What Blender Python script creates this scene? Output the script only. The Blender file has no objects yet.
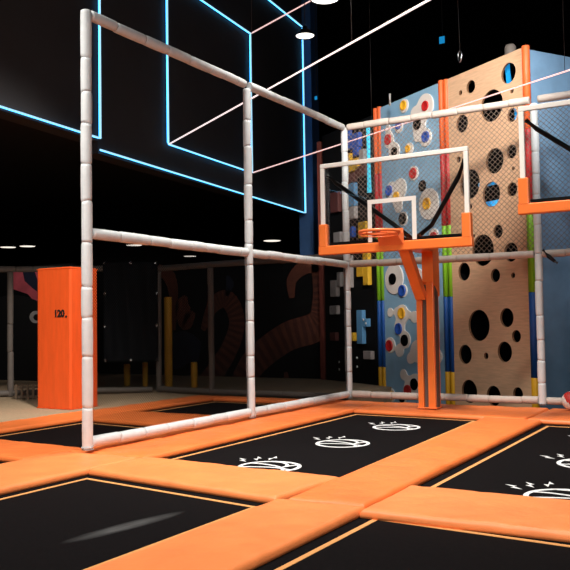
import bpy, bmesh, math, random
from mathutils import Vector, Matrix, noise
random.seed(7)
C = bpy.context.scene.collection
PI = math.pi

# ------------------------------------------------------------------ camera
CAM = Vector((5.302, -5.478, 1.135)); YAW, PITCH, ROLL, FPX = -0.5317, 0.04605, -0.01543, 820.0
def cam_axes():
    cy, sy, cp, sp = math.cos(YAW), math.sin(YAW), math.cos(PITCH), math.sin(PITCH)
    f = Vector((sy*cp, cy*cp, sp)); r = Vector((cy, -sy, 0)); u = r.cross(f)
    cr, sr = math.cos(ROLL), math.sin(ROLL)
    return cr*r + sr*u, -sr*r + cr*u, f
RX, UX, FX = cam_axes()
cd = bpy.data.cameras.new('camera'); co = bpy.data.objects.new('camera', cd); C.objects.link(co)
cd.sensor_width = 36; cd.lens = FPX/570*36; cd.clip_end = 200; cd.clip_start = 0.05
M = Matrix.Identity(4)
for i in range(3):
    M[i][0] = RX[i]; M[i][1] = UX[i]; M[i][2] = -FX[i]; M[i][3] = CAM[i]
co.matrix_world = M
bpy.context.scene.camera = co
def ray(x, y): return RX*((x-285)/FPX) - UX*((y-285)/FPX) + FX
def at_y(x, y, Y):
    d = ray(x, y); return CAM + d*((Y-CAM.y)/d.y)
def at_z(x, y, Z):
    d = ray(x, y); return CAM + d*((Z-CAM.z)/d.z)
def at_d(x, y, D): return CAM + ray(x, y)*D

# ------------------------------------------------------------------ materials
def lin(c):
    return tuple(((v/255)/12.92 if v/255 <= .04045 else ((v/255+.055)/1.055)**2.4) for v in c)
def mat(name, rgb, rough=.6, var=0, scale=8, bump=0, bscale=30, metal=0, spec=.5, stretch=None, sheen=0):
    m = bpy.data.materials.new(name); m.use_nodes = True; nt = m.node_tree
    b = nt.nodes['Principled BSDF']; c = lin(rgb)
    b.inputs['Base Color'].default_value = (*c, 1); b.inputs['Roughness'].default_value = rough
    b.inputs['Metallic'].default_value = metal; b.inputs['Specular IOR Level'].default_value = spec
    tc = nt.nodes.new('ShaderNodeTexCoord'); mp = nt.nodes.new('ShaderNodeMapping')
    nt.links.new(tc.outputs['Object'], mp.inputs['Vector'])
    if stretch: mp.inputs['Scale'].default_value = stretch
    if var:
        n = nt.nodes.new('ShaderNodeTexNoise'); n.inputs['Scale'].default_value = scale; n.inputs['Detail'].default_value = 5
        nt.links.new(mp.outputs[0], n.inputs['Vector'])
        r = nt.nodes.new('ShaderNodeValToRGB')
        r.color_ramp.elements[0].position = .3; r.color_ramp.elements[1].position = .7
        r.color_ramp.elements[0].color = (*[max(0, v*(1-var)) for v in c], 1)
        r.color_ramp.elements[1].color = (*[min(1, v*(1+var)) for v in c], 1)
        nt.links.new(n.outputs['Fac'], r.inputs['Fac']); nt.links.new(r.outputs['Color'], b.inputs['Base Color'])
    if bump:
        n2 = nt.nodes.new('ShaderNodeTexNoise'); n2.inputs['Scale'].default_value = bscale; n2.inputs['Detail'].default_value = 3
        nt.links.new(mp.outputs[0], n2.inputs['Vector'])
        bp = nt.nodes.new('ShaderNodeBump'); bp.inputs['Strength'].default_value = bump; bp.inputs['Distance'].default_value = .02
        nt.links.new(n2.outputs['Fac'], bp.inputs['Height']); nt.links.new(bp.outputs['Normal'], b.inputs['Normal'])
    return m
def emit(name, rgb, s):
    m = bpy.data.materials.new(name); m.use_nodes = True; nt = m.node_tree
    b = nt.nodes['Principled BSDF']; b.inputs['Base Color'].default_value = (*lin(rgb), 1)
    b.inputs['Emission Color'].default_value = (*lin(rgb), 1); b.inputs['Emission Strength'].default_value = s
    return m
MT = dict(
 pad=mat('orange_vinyl', (246, 127, 62), .46, .10, 2.2, .45, 7),
 pad2=mat('orange_vinyl_pale', (248, 141, 78), .48, .10, 2.5, .45, 6),  # paler orange for the pads around the front trampolines
 bed=mat('black_jump_mesh', (20, 18, 19), .9, .2, 40, .1, 300, spec=.03),
 line=mat('orange_webbing', (225, 158, 92), .7, .1, 20),
 paint=mat('white_print', (235, 235, 235), .6, .04, 30),
 steel=mat('dark_steel', (26, 26, 28), .5, .1, 10, metal=.6),
 foam=mat('white_foam_sleeve', (212, 216, 217), .6, .05, 14, .15, 60),
 foamg=mat('grey_foam_sleeve', (192, 180, 170), .65, .08, 14, .15, 60),
 tape=mat('sleeve_tape', (150, 145, 140), .6, .05, 20),
 netb=mat('black_cord', (5, 5, 5), 1, .1, 30, spec=0),
 netw=mat('pale_cord', (132, 114, 102), .9, .1, 30),
 black=mat('black_paint_wall', (9, 9, 10), .8, .2, 3, spec=.2),
 bulk=mat('matt_black_panel', (44, 42, 43), .75, .12, 1.5, .1, 6, spec=.3),
 dark=mat('dark_void', (6, 6, 7), .9, .1, 2, spec=.1),
 carpet=mat('tan_carpet', (172, 148, 120), .95, .12, 25, .3, 120, spec=.1),
 under=mat('dark_concrete', (30, 29, 28), .9, .2, 4),
 hoop=mat('orange_powder_coat', (250, 128, 56), .35, .05, 6, .05, 40),
 hoopd=mat('slot_grey', (92, 78, 72), .6, .08, 8),
 rimm=mat('orange_rim_paint', (250, 128, 70), .3, .05, 6),
 white=mat('white_frame_paint', (236, 233, 226), .4, .03, 6),
 rod=mat('black_powder_coat', (14, 14, 15), .4, .1, 8),
 ply=mat('plywood', (220, 178, 142), .55, .10, 5, .06, 20, stretch=(1, 1, 9)),
 plyedge=mat('plywood_edge', (120, 84, 56), .7, .1, 8),
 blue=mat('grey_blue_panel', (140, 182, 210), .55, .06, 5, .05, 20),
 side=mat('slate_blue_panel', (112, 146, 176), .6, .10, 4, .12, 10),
 plate=mat('white_hold_plate', (236, 226, 216), .5, .04, 6),
 hy=mat('yellow_hold', (240, 178, 40), .4, .06, 8), hr=mat('red_hold', (190, 34, 34), .4, .06, 8),
 hb=mat('blue_hold', (38, 82, 172), .4, .06, 8), hk=mat('black_hole_cup', (5, 5, 5), .9, .06, 8, spec=.05),  # the black ones stand in for the dark of open holes
 po=mat('orange_sleeve', (240, 104, 48), .5, .06, 8), pr=mat('red_sleeve', (188, 36, 40), .5, .06, 8),
 pg=mat('green_sleeve', (134, 196, 40), .5, .06, 8), pb=mat('blue_sleeve', (26, 84, 160), .5, .06, 8),
 py=mat('yellow_sleeve', (236, 176, 34), .5, .06, 8),
 tb=mat('royal_blue_block', (44, 92, 186), .5, .06, 8), tl=mat('light_blue_block', (96, 152, 196), .5, .06, 8),
 tw=mat('white_block', (168, 158, 154), .5, .06, 8), ty=mat('yellow_block', (232, 180, 48), .5, .06, 8),
 tp=mat('brown_reflection', (96, 52, 48), .6, .06, 8),  # brown pieces stand in for reflections on the black wall
 box=mat('orange_box_vinyl', (240, 92, 34), .5, .06, 5, .12, 12, stretch=(4, 4, .6)),
 ink=mat('black_ink', (14, 10, 9), .7, .05, 10),
 banner=mat('black_tarpaulin', (8, 12, 17), .65, .2, 4, .2, 5, spec=.12),
 chrome=mat('bright_metal', (200, 200, 200), .25, .03, 8, metal=1),
 rail=mat('grey_rail_sleeve', (104, 95, 88), .7, .08, 12, .1, 50),
 yel=mat('yellow_pad_post', (214, 158, 36), .6, .08, 6),
 tent=mat('mural_orange', (112, 60, 42), .8, .15, 4), tent2=mat('mural_stripe', (86, 44, 33), .8, .1, 4),
 mblue=mat('mural_navy', (22, 28, 50), .8, .15, 4), mpink=mat('mural_pink', (196, 84, 96), .8, .25, 3),
 mgrey=mat('mural_grey', (170, 166, 164), .8, .1, 6), mblk=mat('mural_black', (8, 8, 10), .8, .1, 4),
 ballr=mat('red_ball_panel', (196, 44, 36), .5, .04, 10, .1, 200), ballw=mat('white_ball_panel', (236, 232, 226), .5, .04, 10, .1, 200),
 shade=mat('black_lamp_shade', (16, 15, 15), .5, .05, 8),
 slat=mat('tan_slat', (110, 92, 74), .8, .1, 8),
 rust=mat('rust_brown_paint', (120, 56, 44), .6, .1, 8), rope=mat('dark_cable', (60, 58, 58), .7, .05, 8),
 bluecol=mat('blue_glow_column', (40, 74, 116), .6, .1, 3),  # the neon's blue glow is put into the column's colour
 ledb=emit('blue_led', (168, 220, 245), 1.1), ledh=emit('blue_halo_glow', (60, 170, 240), 4.5), ledc=emit('cyan_led', (70, 205, 235), 1.0),
 ledp=emit('pink_led', (250, 205, 200), 1.0), ledw=emit('white_led', (250, 232, 230), 1.1), lamp=emit('lamp_glow', (255, 248, 238), 3.0),
 lampd=emit('far_lamp_glow', (255, 244, 230), 1.2), ledB=emit('deep_blue_glow', (24, 142, 205), .75),
)
# front bed with one pale, soft-edged streak in its colour
def streaked_bed():
    m = MT['bed'].copy(); m.name = 'black_jump_mesh_streaked'; nt = m.node_tree; b = nt.nodes['Principled BSDF']
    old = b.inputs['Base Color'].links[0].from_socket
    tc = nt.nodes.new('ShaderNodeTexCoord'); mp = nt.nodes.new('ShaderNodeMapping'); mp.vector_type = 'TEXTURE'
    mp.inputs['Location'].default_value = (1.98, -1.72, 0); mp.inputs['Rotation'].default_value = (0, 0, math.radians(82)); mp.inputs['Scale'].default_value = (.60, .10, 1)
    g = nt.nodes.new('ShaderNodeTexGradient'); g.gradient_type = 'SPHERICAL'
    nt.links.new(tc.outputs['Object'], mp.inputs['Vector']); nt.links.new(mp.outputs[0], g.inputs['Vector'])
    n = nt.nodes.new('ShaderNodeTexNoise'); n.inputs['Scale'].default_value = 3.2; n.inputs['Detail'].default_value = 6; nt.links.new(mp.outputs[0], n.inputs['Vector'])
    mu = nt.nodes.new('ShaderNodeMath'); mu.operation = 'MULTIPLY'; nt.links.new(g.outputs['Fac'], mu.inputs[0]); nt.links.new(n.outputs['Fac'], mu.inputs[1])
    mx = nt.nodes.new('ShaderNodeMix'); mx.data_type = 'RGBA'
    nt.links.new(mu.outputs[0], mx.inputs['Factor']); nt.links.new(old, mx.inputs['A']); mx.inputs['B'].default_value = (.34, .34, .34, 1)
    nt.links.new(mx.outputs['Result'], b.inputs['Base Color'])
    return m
MT['bedstreak'] = streaked_bed()
def glass():
    m = bpy.data.materials.new('clear_acrylic'); m.use_nodes = True; nt = m.node_tree; nt.nodes.clear()
    o = nt.nodes.new('ShaderNodeOutputMaterial'); t = nt.nodes.new('ShaderNodeBsdfTransparent'); g = nt.nodes.new('ShaderNodeBsdfGlossy')
    g.inputs['Roughness'].default_value = .02; t.inputs['Color'].default_value = (.97, .98, .98, 1)
    f = nt.nodes.new('ShaderNodeFresnel'); f.inputs['IOR'].default_value = 1.45
    mx = nt.nodes.new('ShaderNodeMixShader'); nt.links.new(f.outputs[0], mx.inputs[0]); nt.links.new(t.outputs[0], mx.inputs[1]); nt.links.new(g.outputs[0], mx.inputs[2])
    nt.links.new(mx.outputs[0], o.inputs['Surface']); return m
MT['glass'] = glass()

# ------------------------------------------------------------------ mesh helpers
def obj(name, bm, m, parent=None, smooth=False, loc=None):
    me = bpy.data.meshes.new(name)
    if smooth:
        for f in bm.faces: f.smooth = True
    bm.normal_update(); bm.to_mesh(me); bm.free()
    ms = m if isinstance(m, (list, tuple)) else [m]
    for k in ms: me.materials.append(MT[k] if isinstance(k, str) else k)
    o = bpy.data.objects.new(name, me); C.objects.link(o)
    if parent is not None: o.parent = parent
    if loc: o.location = loc
    return o
def tag(o, label, cat, group=None, kind=None):
    o['label'] = label; o['category'] = cat
    if group: o['group'] = group
    o['kind'] = kind or 'thing'
    return o
def thing(name, label, cat, loc=(0, 0, 0), rz=0, group=None):
    o = bpy.data.objects.new(name, None); C.objects.link(o); o.location = loc; o.rotation_euler = (0, 0, rz)
    o.empty_display_size = .1
    return tag(o, label, cat, group)
def struct(name, bm, m): 
    o = obj(name, bm, m); o['kind'] = 'structure'; return o
def box(bm, x0, x1, y0, y1, z0, z1, bevel=0, mi=0, mtx=None):
    v = [bm.verts.new(p) for p in ((x0,y0,z0),(x1,y0,z0),(x1,y1,z0),(x0,y1,z0),(x0,y0,z1),(x1,y0,z1),(x1,y1,z1),(x0,y1,z1))]
    fs = [bm.faces.new([v[i] for i in q]) for q in ((3,2,1,0),(4,5,6,7),(0,1,5,4),(1,2,6,5),(2,3,7,6),(3,0,4,7))]
    for f in fs: f.material_index = mi
    if bevel:
        es = list({e for f in fs for e in f.edges})
        r = bmesh.ops.bevel(bm, geom=es, offset=bevel, segments=2, profile=.5, affect='EDGES')
        v = list({w for f in r['faces'] for w in f.verts} | {w for w in v if w.is_valid})
    if mtx is not None:
        for w in v: w.co = mtx @ w.co
    return v
def B(*a, **k):
    bm = bmesh.new(); box(bm, *a, **k); return bm
def frame_of(d):
    d = d.normalized(); up = Vector((0, 0, 1)) if abs(d.z) < .9 else Vector((1, 0, 0))
    a = d.cross(up).normalized(); return a, a.cross(d).normalized()
def tube(bm, pts, r, n=10, cap=True, mi=0):
    pts = [Vector(p) for p in pts]; rs = r if isinstance(r, (list, tuple)) else [r]*len(pts)
    rings = []; pa = None
    for i, p in enumerate(pts):
        d = (pts[min(i+1, len(pts)-1)] - pts[max(i-1, 0)])
        if pa is None: a, b = frame_of(d)
        else:
            d = d.normalized(); a = (pa - d*pa.dot(d)).normalized(); b = a.cross(d) * -1; b = d.cross(a)
        pa = a
        rings.append([bm.verts.new(p + (a*math.cos(2*PI*k/n) + b*math.sin(2*PI*k/n))*rs[i]) for k in range(n)])
    for i in range(len(rings)-1):
        for k in range(n):
            f = bm.faces.new((rings[i][k], rings[i][(k+1) % n], rings[i+1][(k+1) % n], rings[i+1][k])); f.smooth = True; f.material_index = mi
    if cap:
        bm.faces.new(rings[0][::-1]).material_index = mi; bm.faces.new(rings[-1]).material_index = mi
    bmesh.ops.recalc_face_normals(bm, faces=bm.faces[:])
    return bm
def T(pts, r, n=10): return tube(bmesh.new(), pts, r, n)
def lathe(prof, n=24, bm=None, mtx=None):
    bm = bm or bmesh.new(); rings = []
    for r, z in prof:
        if r < 1e-6: rings.append([bm.verts.new((0, 0, z))])
        else: rings.append([bm.verts.new((r*math.cos(2*PI*k/n), r*math.sin(2*PI*k/n), z)) for k in range(n)])
    for a, b in zip(rings, rings[1:]):
        for k in range(n):
            if len(a) == 1 and len(b) == 1: continue
            if len(a) == 1: f = (a[0], b[k], b[(k+1) % n])
            elif len(b) == 1: f = (a[k], a[(k+1) % n], b[0])
            else: f = (a[k], a[(k+1) % n], b[(k+1) % n], b[k])
            bm.faces.new(f).smooth = True
    if mtx is not None:
        for ring in rings:
            for v in ring: v.co = mtx @ v.co
    bmesh.ops.recalc_face_normals(bm, faces=bm.faces[:])
    return bm
def curve2d(splines, depth, name='tmp', bevel=0):
    """closed 2-D outlines (holes included) filled and thickened -> bmesh in local xy, z in +-depth"""
    cu = bpy.data.curves.new(name, 'CURVE'); cu.dimensions = '2D'; cu.fill_mode = 'BOTH'; cu.extrude = depth; cu.bevel_depth = bevel
    for s in splines:
        sp = cu.splines.new('POLY'); sp.points.add(len(s)-1); sp.use_cyclic_u = True
        for p, q in zip(sp.points, s): p.co = (q[0], q[1], 0, 1)
    return data_to_bm(cu)
def data_to_bm(cu):
    o = bpy.data.objects.new('tmp', cu); C.objects.link(o)
    dg = bpy.context.evaluated_depsgraph_get(); dg.update()
    me = bpy.data.meshes.new_from_object(o.evaluated_get(dg))
    bm = bmesh.new(); bm.from_mesh(me); bpy.data.objects.remove(o); bpy.data.meshes.remove(me)
    return bm
def circ(x, y, r, n=28): return [(x + r*math.cos(2*PI*k/n), y + r*math.sin(2*PI*k/n)) for k in range(n)]
def xf(bm, m):
    for v in bm.verts: v.co = m @ v.co
    return bm
def text_bm(s, size, depth):
    cu = bpy.data.curves.new('txt', 'FONT'); cu.body = s; cu.size = size; cu.extrude = depth; cu.align_x = 'CENTER'; cu.align_y = 'CENTER'; cu.offset = size*.05
    return data_to_bm(cu)

# ------------------------------------------------------------------ padded pipes
def sleeve(a, b, r=.05, seg=.36, jit=.3, bm=None, rnd=None, n=12):
    """foam sleeve: a pipe of butted foam lengths with a pinch at each joint"""
    rnd = rnd or random.Random(int((a[0]*31+a[1]*17+a[2]*7+b[2]*3+b[0])*100)); a, b = Vector(a), Vector(b); L = (b-a).length; d = (b-a)/L
    bm = bm or bmesh.new(); ts = [0]; t = 0
    while True:
        t += seg*(1 + rnd.uniform(-jit, jit))
        if t > L - .15: break
        ts.append(t)
    ts.append(L); pts, rs = [], []
    s, q = frame_of(d)
    for i in range(len(ts)-1):
        t0, t1 = ts[i], ts[i+1]; off = s*rnd.uniform(-.004, .004) + q*rnd.uniform(-.004, .004); rr = r*rnd.uniform(.95, 1.05)
        for tt, k in ((t0+.0005, .80), (t0+.006, .96), (t0+.03, 1), ((t0+t1)/2, 1.02), (t1-.03, 1), (t1-.006, .96), (t1-.0005, .80)):
            pts.append(a + d*tt + off); rs.append(rr*k)
    return tube(bm, pts, rs, n)

H = 4.0; HM = 1.975; D = 5.333; D2 = 2.70; W = 2.76
pf = thing('pipe_frame', 'tall white foam-sleeved pipe frame closing two sides of the trampoline court', 'frame', (0, 0, 0))
def pole(x, y, z1=H, m='foam'): return obj('post', sleeve((x, y, .03), (x, y, z1)), m, pf)
def bar(a, b, m='foam', r=.05): return obj('crossbar', sleeve(a, b, r), m, pf)
pole(0, 0, H+.03); pole(0, D2, H-.05); pole(0, D, H+.0); pole(W, D, H-.05); pole(2*W, D, H-.05)
for z, zr in ((H, .05), (HM, .05), (.085, .05)):
    bar((0, .05 if z > .1 else .03, z), (0, D2-.052, z)); bar((0, D2+.052, z), (0, D-.052, z))
    for k in range(2): bar((W*k+.052, D, z), (W*(k+1)-.052, D, z), 'foamg')
for x, y in ((0, 0), (0, D2), (0, D), (W, D)):
    bm = bmesh.new(); tube(bm, [(x, y, .026), (x, y, .05)], .058, 12); obj('foot_collar', bm, 'foam', pf)

# ------------------------------------------------------------------ nets
def net(name, O, ux, w, z0, z1, p, r, m, label, cords=()):
    """diamond netting in the vertical plane through O along ux"""
    bm = bmesh.new(); O = Vector(O); ux = Vector(ux); nrm = ux.cross(Vector((0, 0, 1))); h = z1-z0
    def strand(s0, t0, s1, t1, off):
        a = O + ux*s0 + Vector((0, 0, z0+t0)) + nrm*off; b = O + ux*s1 + Vector((0, 0, z0+t1)) + nrm*off
        d = (b-a).normalized(); q = d.cross(nrm)
        R = [[bm.verts.new(P + nrm*(r*math.cos(k*2*PI/3)) + q*(r*math.sin(k*2*PI/3))) for k in range(3)] for P in (a, b)]
        for k in range(3): bm.faces.new((R[0][k], R[0][(k+1) % 3], R[1][(k+1) % 3], R[1][k]))
    k = -h
    while k < w:
        s0, s1 = max(0, k), min(w, k+h)
        if s1 - s0 > .01:
            strand(s0, s0-k, s1, s1-k, r*.5); strand(s0, h-(s0-k), s1, h-(s1-k), -r*.5)
        k += p
    o = obj(name, bm, m); return o
o = net('barrier_net', (.05, D, 0), (1, 0, 0), W*2-.1, HM+.06, H-.06, .072, .0036, 'netw', '')
tag(o, 'grey-brown diamond-mesh net behind the hoops, in the upper back frame', 'net')
o = net('barrier_net', (0, .05, 0), (0, 1, 0), D-.1, .14, HM-.06, .03, .0027, 'netb', '')
tag(o, 'fine black net filling the lower half of the side frame', 'net')

# ------------------------------------------------------------------ trampolines and pads
ZF = -.65; ZB = -.055
def quadpt(q, u, v):
    a, b, c, d = q   # front-left, front-right, back-right, back-left
    return tuple(((a[i]*(1-u)+b[i]*u)*(1-v) + (d[i]*(1-u)+c[i]*u)*v) for i in (0, 1))
def pad(q, label, seed=0, th=.052, R=.036, puff=.016, wr=.013, m='pad', nstep=.05):
    cx, cy = sum(p[0] for p in q)/4, sum(p[1] for p in q)/4
    lw = (Vector(q[1])-Vector(q[0])).length; lh = (Vector(q[3])-Vector(q[0])).length
    def steps(L):
        e = [0, .003, .009, .018, .028, .04, .06]; n = max(3, int((L-.12)/nstep))
        return [k/L for k in e] + [(.06+(L-.12)*i/n)/L for i in range(1, n)] + [1-k/L for k in reversed(e)]
    us, vs = steps(lw), steps(lh); bm = bmesh.new(); G = []
    so = Vector((seed*3.7, seed*1.3, 0))
    for v in vs:
        row = []
        for u in us:
            x, y = quadpt(q, u, v); d = min(u*lw, (1-u)*lw, v*lh, (1-v)*lh)
            z = -.036 if R == 0 else 0
            if d < R: z = -R + math.sqrt(max(0, R*R-(R-d)**2))
            k = min(1, d/.2); z += puff*(k**.6)*.6
            P = Vector((x, y, 0)) + so
            ripple = noise.noise(P*2.1)*.5 + noise.noise(Vector((P.x*(9 if lw < lh else 4), P.y*(4 if lw < lh else 9), 0)))*.5
            fold = abs(noise.noise(P*4.3 + Vector((5, 1, 2))))
            z += wr*min(1, d/.05)*(ripple - .9*max(0, .18-fold)*3)
            # seams sag slightly at the two short ends
            row.append(bm.verts.new((x-cx, y-cy, z)))
        G.append(row)
    for j in range(len(vs)-1):
        for i in range(len(us)-1):
            bm.faces.new((G[j][i], G[j][i+1], G[j+1][i+1], G[j+1][i])).smooth = True
    loop = [G[0][i] for i in range(len(us))] + [G[j][-1] for j in range(1, len(vs))] + [G[-1][i] for i in range(len(us)-2, -1, -1)] + [G[j][0] for j in range(len(vs)-2, 0, -1)]
    low = [bm.verts.new((v.co.x*(1-.004), v.co.y*(1-.004), -th)) for v in loop]
    for i in range(len(loop)):
        k = (i+1) % len(loop); bm.faces.new((loop[k], loop[i], low[i], low[k])).smooth = True
    bm.faces.new(low[::-1] if False else low)
    bmesh.ops.recalc_face_normals(bm, faces=bm.faces[:])
    o = obj('edge_pad', bm, m, loc=(cx, cy, 0)); tag(o, label, 'pad', 'orange vinyl edge pads')
    return o
def strip(bm, pts, w, z, closed=True, mi=0):
    n = len(pts); P = [Vector((p[0], p[1])) for p in pts]; L = []; R_ = []
    for i in range(n):
        a = P[i-1] if (closed or i > 0) else P[i]; b = P[(i+1) % n] if (closed or i < n-1) else P[i]
        d0 = (P[i]-a); d1 = (b-P[i]); d0 = d0.normalized() if d0.length > 1e-9 else d1.normalized(); d1 = d1.normalized() if d1.length > 1e-9 else d0
        n0 = Vector((-d0.y, d0.x)); n1 = Vector((-d1.y, d1.x)); mm = (n0+n1); mm = mm.normalized() if mm.length > 1e-6 else n0
        k = min(3, 1/max(.3, mm.dot(n0)))
        L.append(P[i] + mm*w/2*k); R_.append(P[i] - mm*w/2*k)
    VL = [[bm.verts.new((p.x, p.y, zz)) for p in S] for S, zz in ((L, z), (R_, z), (L, z-.0025), (R_, z-.0025))]
    rng = range(n if closed else n-1)
    for i in rng:
        k = (i+1) % n
        for a, b in ((0, 1), (1, 3), (3, 2), (2, 0)):
            f = bm.faces.new((VL[a][i], VL[b][i], VL[b][k], VL[a][k])); f.material_index = mi
    if not closed:
        for i in (0, n-1): bm.faces.new([VL[a][i] for a in (0, 1, 3, 2)])
    bmesh.ops.recalc_face_normals(bm, faces=bm.faces[:])
    return bm
def shrink(q, d):
    c = Vector((sum(p[0] for p in q)/4, sum(p[1] for p in q)/4)); s = ((1, 1), (-1, 1), (-1, -1), (1, -1))
    return [(p[0]+d*s[i][0], p[1]+d*s[i][1]) for i, p in enumerate(q)]
def tramp(q, label, bed='bed', inset=.105):
    cx, cy = sum(p[0] for p in q)/4, sum(p[1] for p in q)/4
    t = thing('trampoline', label, 'trampoline', (cx, cy, ZF), 0, 'sunken court trampolines')
    L = lambda Q: [(p[0]-cx, p[1]-cy) for p in Q]
    bz = ZB-ZF
    o4 = L(shrink(q, -.05)); bm = bmesh.new()
    top = [bm.verts.new((*p, bz)) for p in o4]; bot = [bm.verts.new((*p, bz-.008)) for p in o4]
    bm.faces.new(top); bm.faces.new(bot[::-1])
    for i in range(4): bm.faces.new((bot[i], bot[(i+1) % 4], top[(i+1) % 4], top[i]))
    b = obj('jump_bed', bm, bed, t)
    if bed == 'bedstreak': b.data.transform(Matrix.Translation((cx, cy, 0))); b.location = (-cx, -cy, 0)
    obj('border_line', strip(bmesh.new(), L(shrink(q, inset)), .035, bz+.003), 'line', t)['label'] = 'pale orange border line'
    r4 = L(shrink(q, -.09)); bm = strip(bmesh.new(), r4, .07, bz-.002)
    for i in range(4):
        x, y = r4[i]; box(bm, x-.03, x+.03, y-.03, y+.03, 0, bz-.006)
    obj('support_frame', bm, 'steel', t)
    return t
# court lines measured on the floor (x across, y away)
hFL = [(.58, -4.0), (2.5, -4.0), (2.5, -.86), (.58, -.61)]
hFR = [(3.12, -4.0), (5.0, -4.0), (5.0, -.93), (3.12, -.80)]
hC2 = [(.62, .09), (2.56, -.02), (2.38, 4.12), (.60, 4.20)]
hC3 = [(3.09, -.08), (5.4, -.12), (5.4, 3.95), (3.05, 3.97)]
hA2 = [(-2.08, .33), (-.26, .24), (-.26, 1.93), (-2.08, 2.10)]
hA3 = [(-2.12, 2.92), (-.26, 2.92), (-.26, 4.9), (-2.12, 4.9)]
hA1 = [(-2.08, -3.0), (-.28, -3.0), (-.28, -.5), (-2.08, -.35)]
tFL = tramp(hFL, 'black trampoline at front with a pale streak across its mat', 'bedstreak')
tFR = tramp(hFR, 'plain black trampoline in the bottom right corner, in front of a short orange cross pad')
tC2 = tramp(hC2, 'long black trampoline with three white ball prints below the complete basketball hoop')
tC3 = tramp(hC3, 'long black trampoline with white ball prints at the right, cut by the photo edge')
tA2 = tramp(hA2, 'black trampoline behind the nearest frame post, in front of the orange column')
tA3 = tramp(hA3, 'small dark trampoline seen through the side net, nearest the rear railing')
tA1 = tramp(hA1, 'trampoline at the left photo edge showing only a sliver of black mat')

# white prints on the beds
def logo(t, cx, cy, r, seed=0, rot=0):
    o = t.location; z = ZB-ZF+.002
    def loc(x, y): return (cx-o.x + x*r, cy-o.y + y*r)
    bm = bmesh.new(); cs, sn = math.cos(rot), math.sin(rot)
    def rr(x, y): return loc(x*cs-y*sn, x*sn+y*cs)
    N = 40
    strip(bm, [rr(math.cos(2*PI*k/N), math.sin(2*PI*k/N)) for k in range(N)], .036, z)
    def sp(pts, zz):
        Q = []
        for i in range(len(pts)-1):
            a, b_, c_, d_ = [Vector(pts[max(0, min(len(pts)-1, i+k))]) for k in (-1, 0, 1, 2)]
            for k in range(6):
                q = k/6; Q.append(.5*((2*b_) + (c_-a)*q + (2*a-5*b_+4*c_-d_)*q*q + (3*b_-a-3*c_+d_)*q**3))
        Q.append(Vector(pts[-1])); strip(bm, [rr(*p) for p in Q], .028, zz, False)
    sp([(-.98, .05), (-.4, -.02), (.2, -.22), (.70, -.70)], z+.0004)
    sp([(-.66, .74), (-.2, .5), (.25, .02), (.44, -.5), (.40, -.90)], z+.0008)
    sp([(.02, .98), (.42, .72), (.60, .28), (.50, -.12), (.22, -.30)], z+.0012)
    sp([(.50, -.12), (.72, .06), (.96, .16)], z+.0016)
    b = obj('ball_print', bm, 'paint', t); b['label'] = 'white basketball outline print'
    for dx, dy, an in ((-1.55, .75, 2.5), (-1.22, 1.2, 2.15), (-.78, 1.5, 1.8)):
        bm = bmesh.new(); x0, y0 = loc(dx, dy); ca, sa = math.cos(an), math.sin(an)
        poly = [(-.10, .005), (-.01, .035), (-.012, .004), (.10, -.004), (.01, -.036), (.012, -.006)]
        P = [(x0 + u*ca - v*sa, y0 + u*sa + v*ca) for u, v in poly]
        tp = [bm.verts.new((*p, z)) for p in P]; bt = [bm.verts.new((*p, z-.002)) for p in P]
        bm.faces.new(tp); bm.faces.new(bt[::-1])
        for i in range(6): bm.faces.new((bt[i], bt[(i+1) % 6], tp[(i+1) % 6], tp[i]))
        bmesh.ops.recalc_face_normals(bm, faces=bm.faces[:])
        obj('bolt_print', bm, 'paint', t)['label'] = 'small white lightning bolt print'
for x, y in ((1.69, .36), (1.66, 1.78), (1.66, 3.13)): logo(tC2, x, y, .25, 0, .53)
for x, y in ((4.10, .22), (4.02, 1.60), (3.98, 2.95)): logo(tC3, x, y, .26, 0, .53)

g = .006
pad([(-.25, .02), (.64, .02), (.60, 5.26), (-.25, 5.26)], 'long orange pad under the side frame, along the left of the three ball prints', 1)
pad([(.60, -.61), (2.49, -.86), (2.55, -.02), (.62, .08)], 'wide orange pad between the streaked trampoline and the three ball prints', 2, m='pad2')
pad([(2.56, -.84), (3.10, -.80), (3.06, 4.0), (2.38, 4.0)], 'long orange pad running back between the two trampolines with ball prints', 3)
pad([(2.5, -4.2), (3.12, -4.2), (3.12, -.82), (2.5, -.87)], 'orange pad between the two front trampolines at the bottom of the photo', 4, m='pad2')
pad([(3.125, -.93), (5.4, -.93), (5.4, -.11), (3.11, -.09)], 'orange cross pad behind the plain front trampoline, at the right photo edge', 5, m='pad2')
pad([(.62, 4.19), (2.86, 4.03), (2.86, 5.26), (.61, 5.26)], 'orange pad behind the three ball prints, carrying the hoop post', 6)
pad([(2.88, 4.02), (5.5, 3.97), (5.5, 5.26), (2.88, 5.26)], 'orange pad along the back frame, carrying the red and white ball', 7)
pad([(-2.68, -2.0), (-2.09, -2.0), (-2.09, 2.82), (-2.68, 2.82)], 'orange pad edging the carpet in front of the orange column', 8)
pad([(-2.06, -.36), (-.29, -.48), (-.27, .22), (-2.06, .31)], 'orange cross pad between the two left trampolines, reaching the left photo edge', 9)
pad([(-.27, -4.0), (.57, -4.0), (.59, .0), (-.26, .0)], 'orange pad along the left of the streaked trampoline, in front of the nearest post', 10, m='pad2')
pad([(-2.07, 2.07), (-.27, 1.93), (-.27, 2.92), (-2.07, 2.92)], 'orange cross pad behind the side net, between the two rear left trampolines', 11)
pad([(-2.62, 2.84), (-2.12, 2.84), (-2.12, 5.2), (-2.62, 5.2)], 'orange pad behind the side net, left edge of the rear trampoline', 12)
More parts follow.
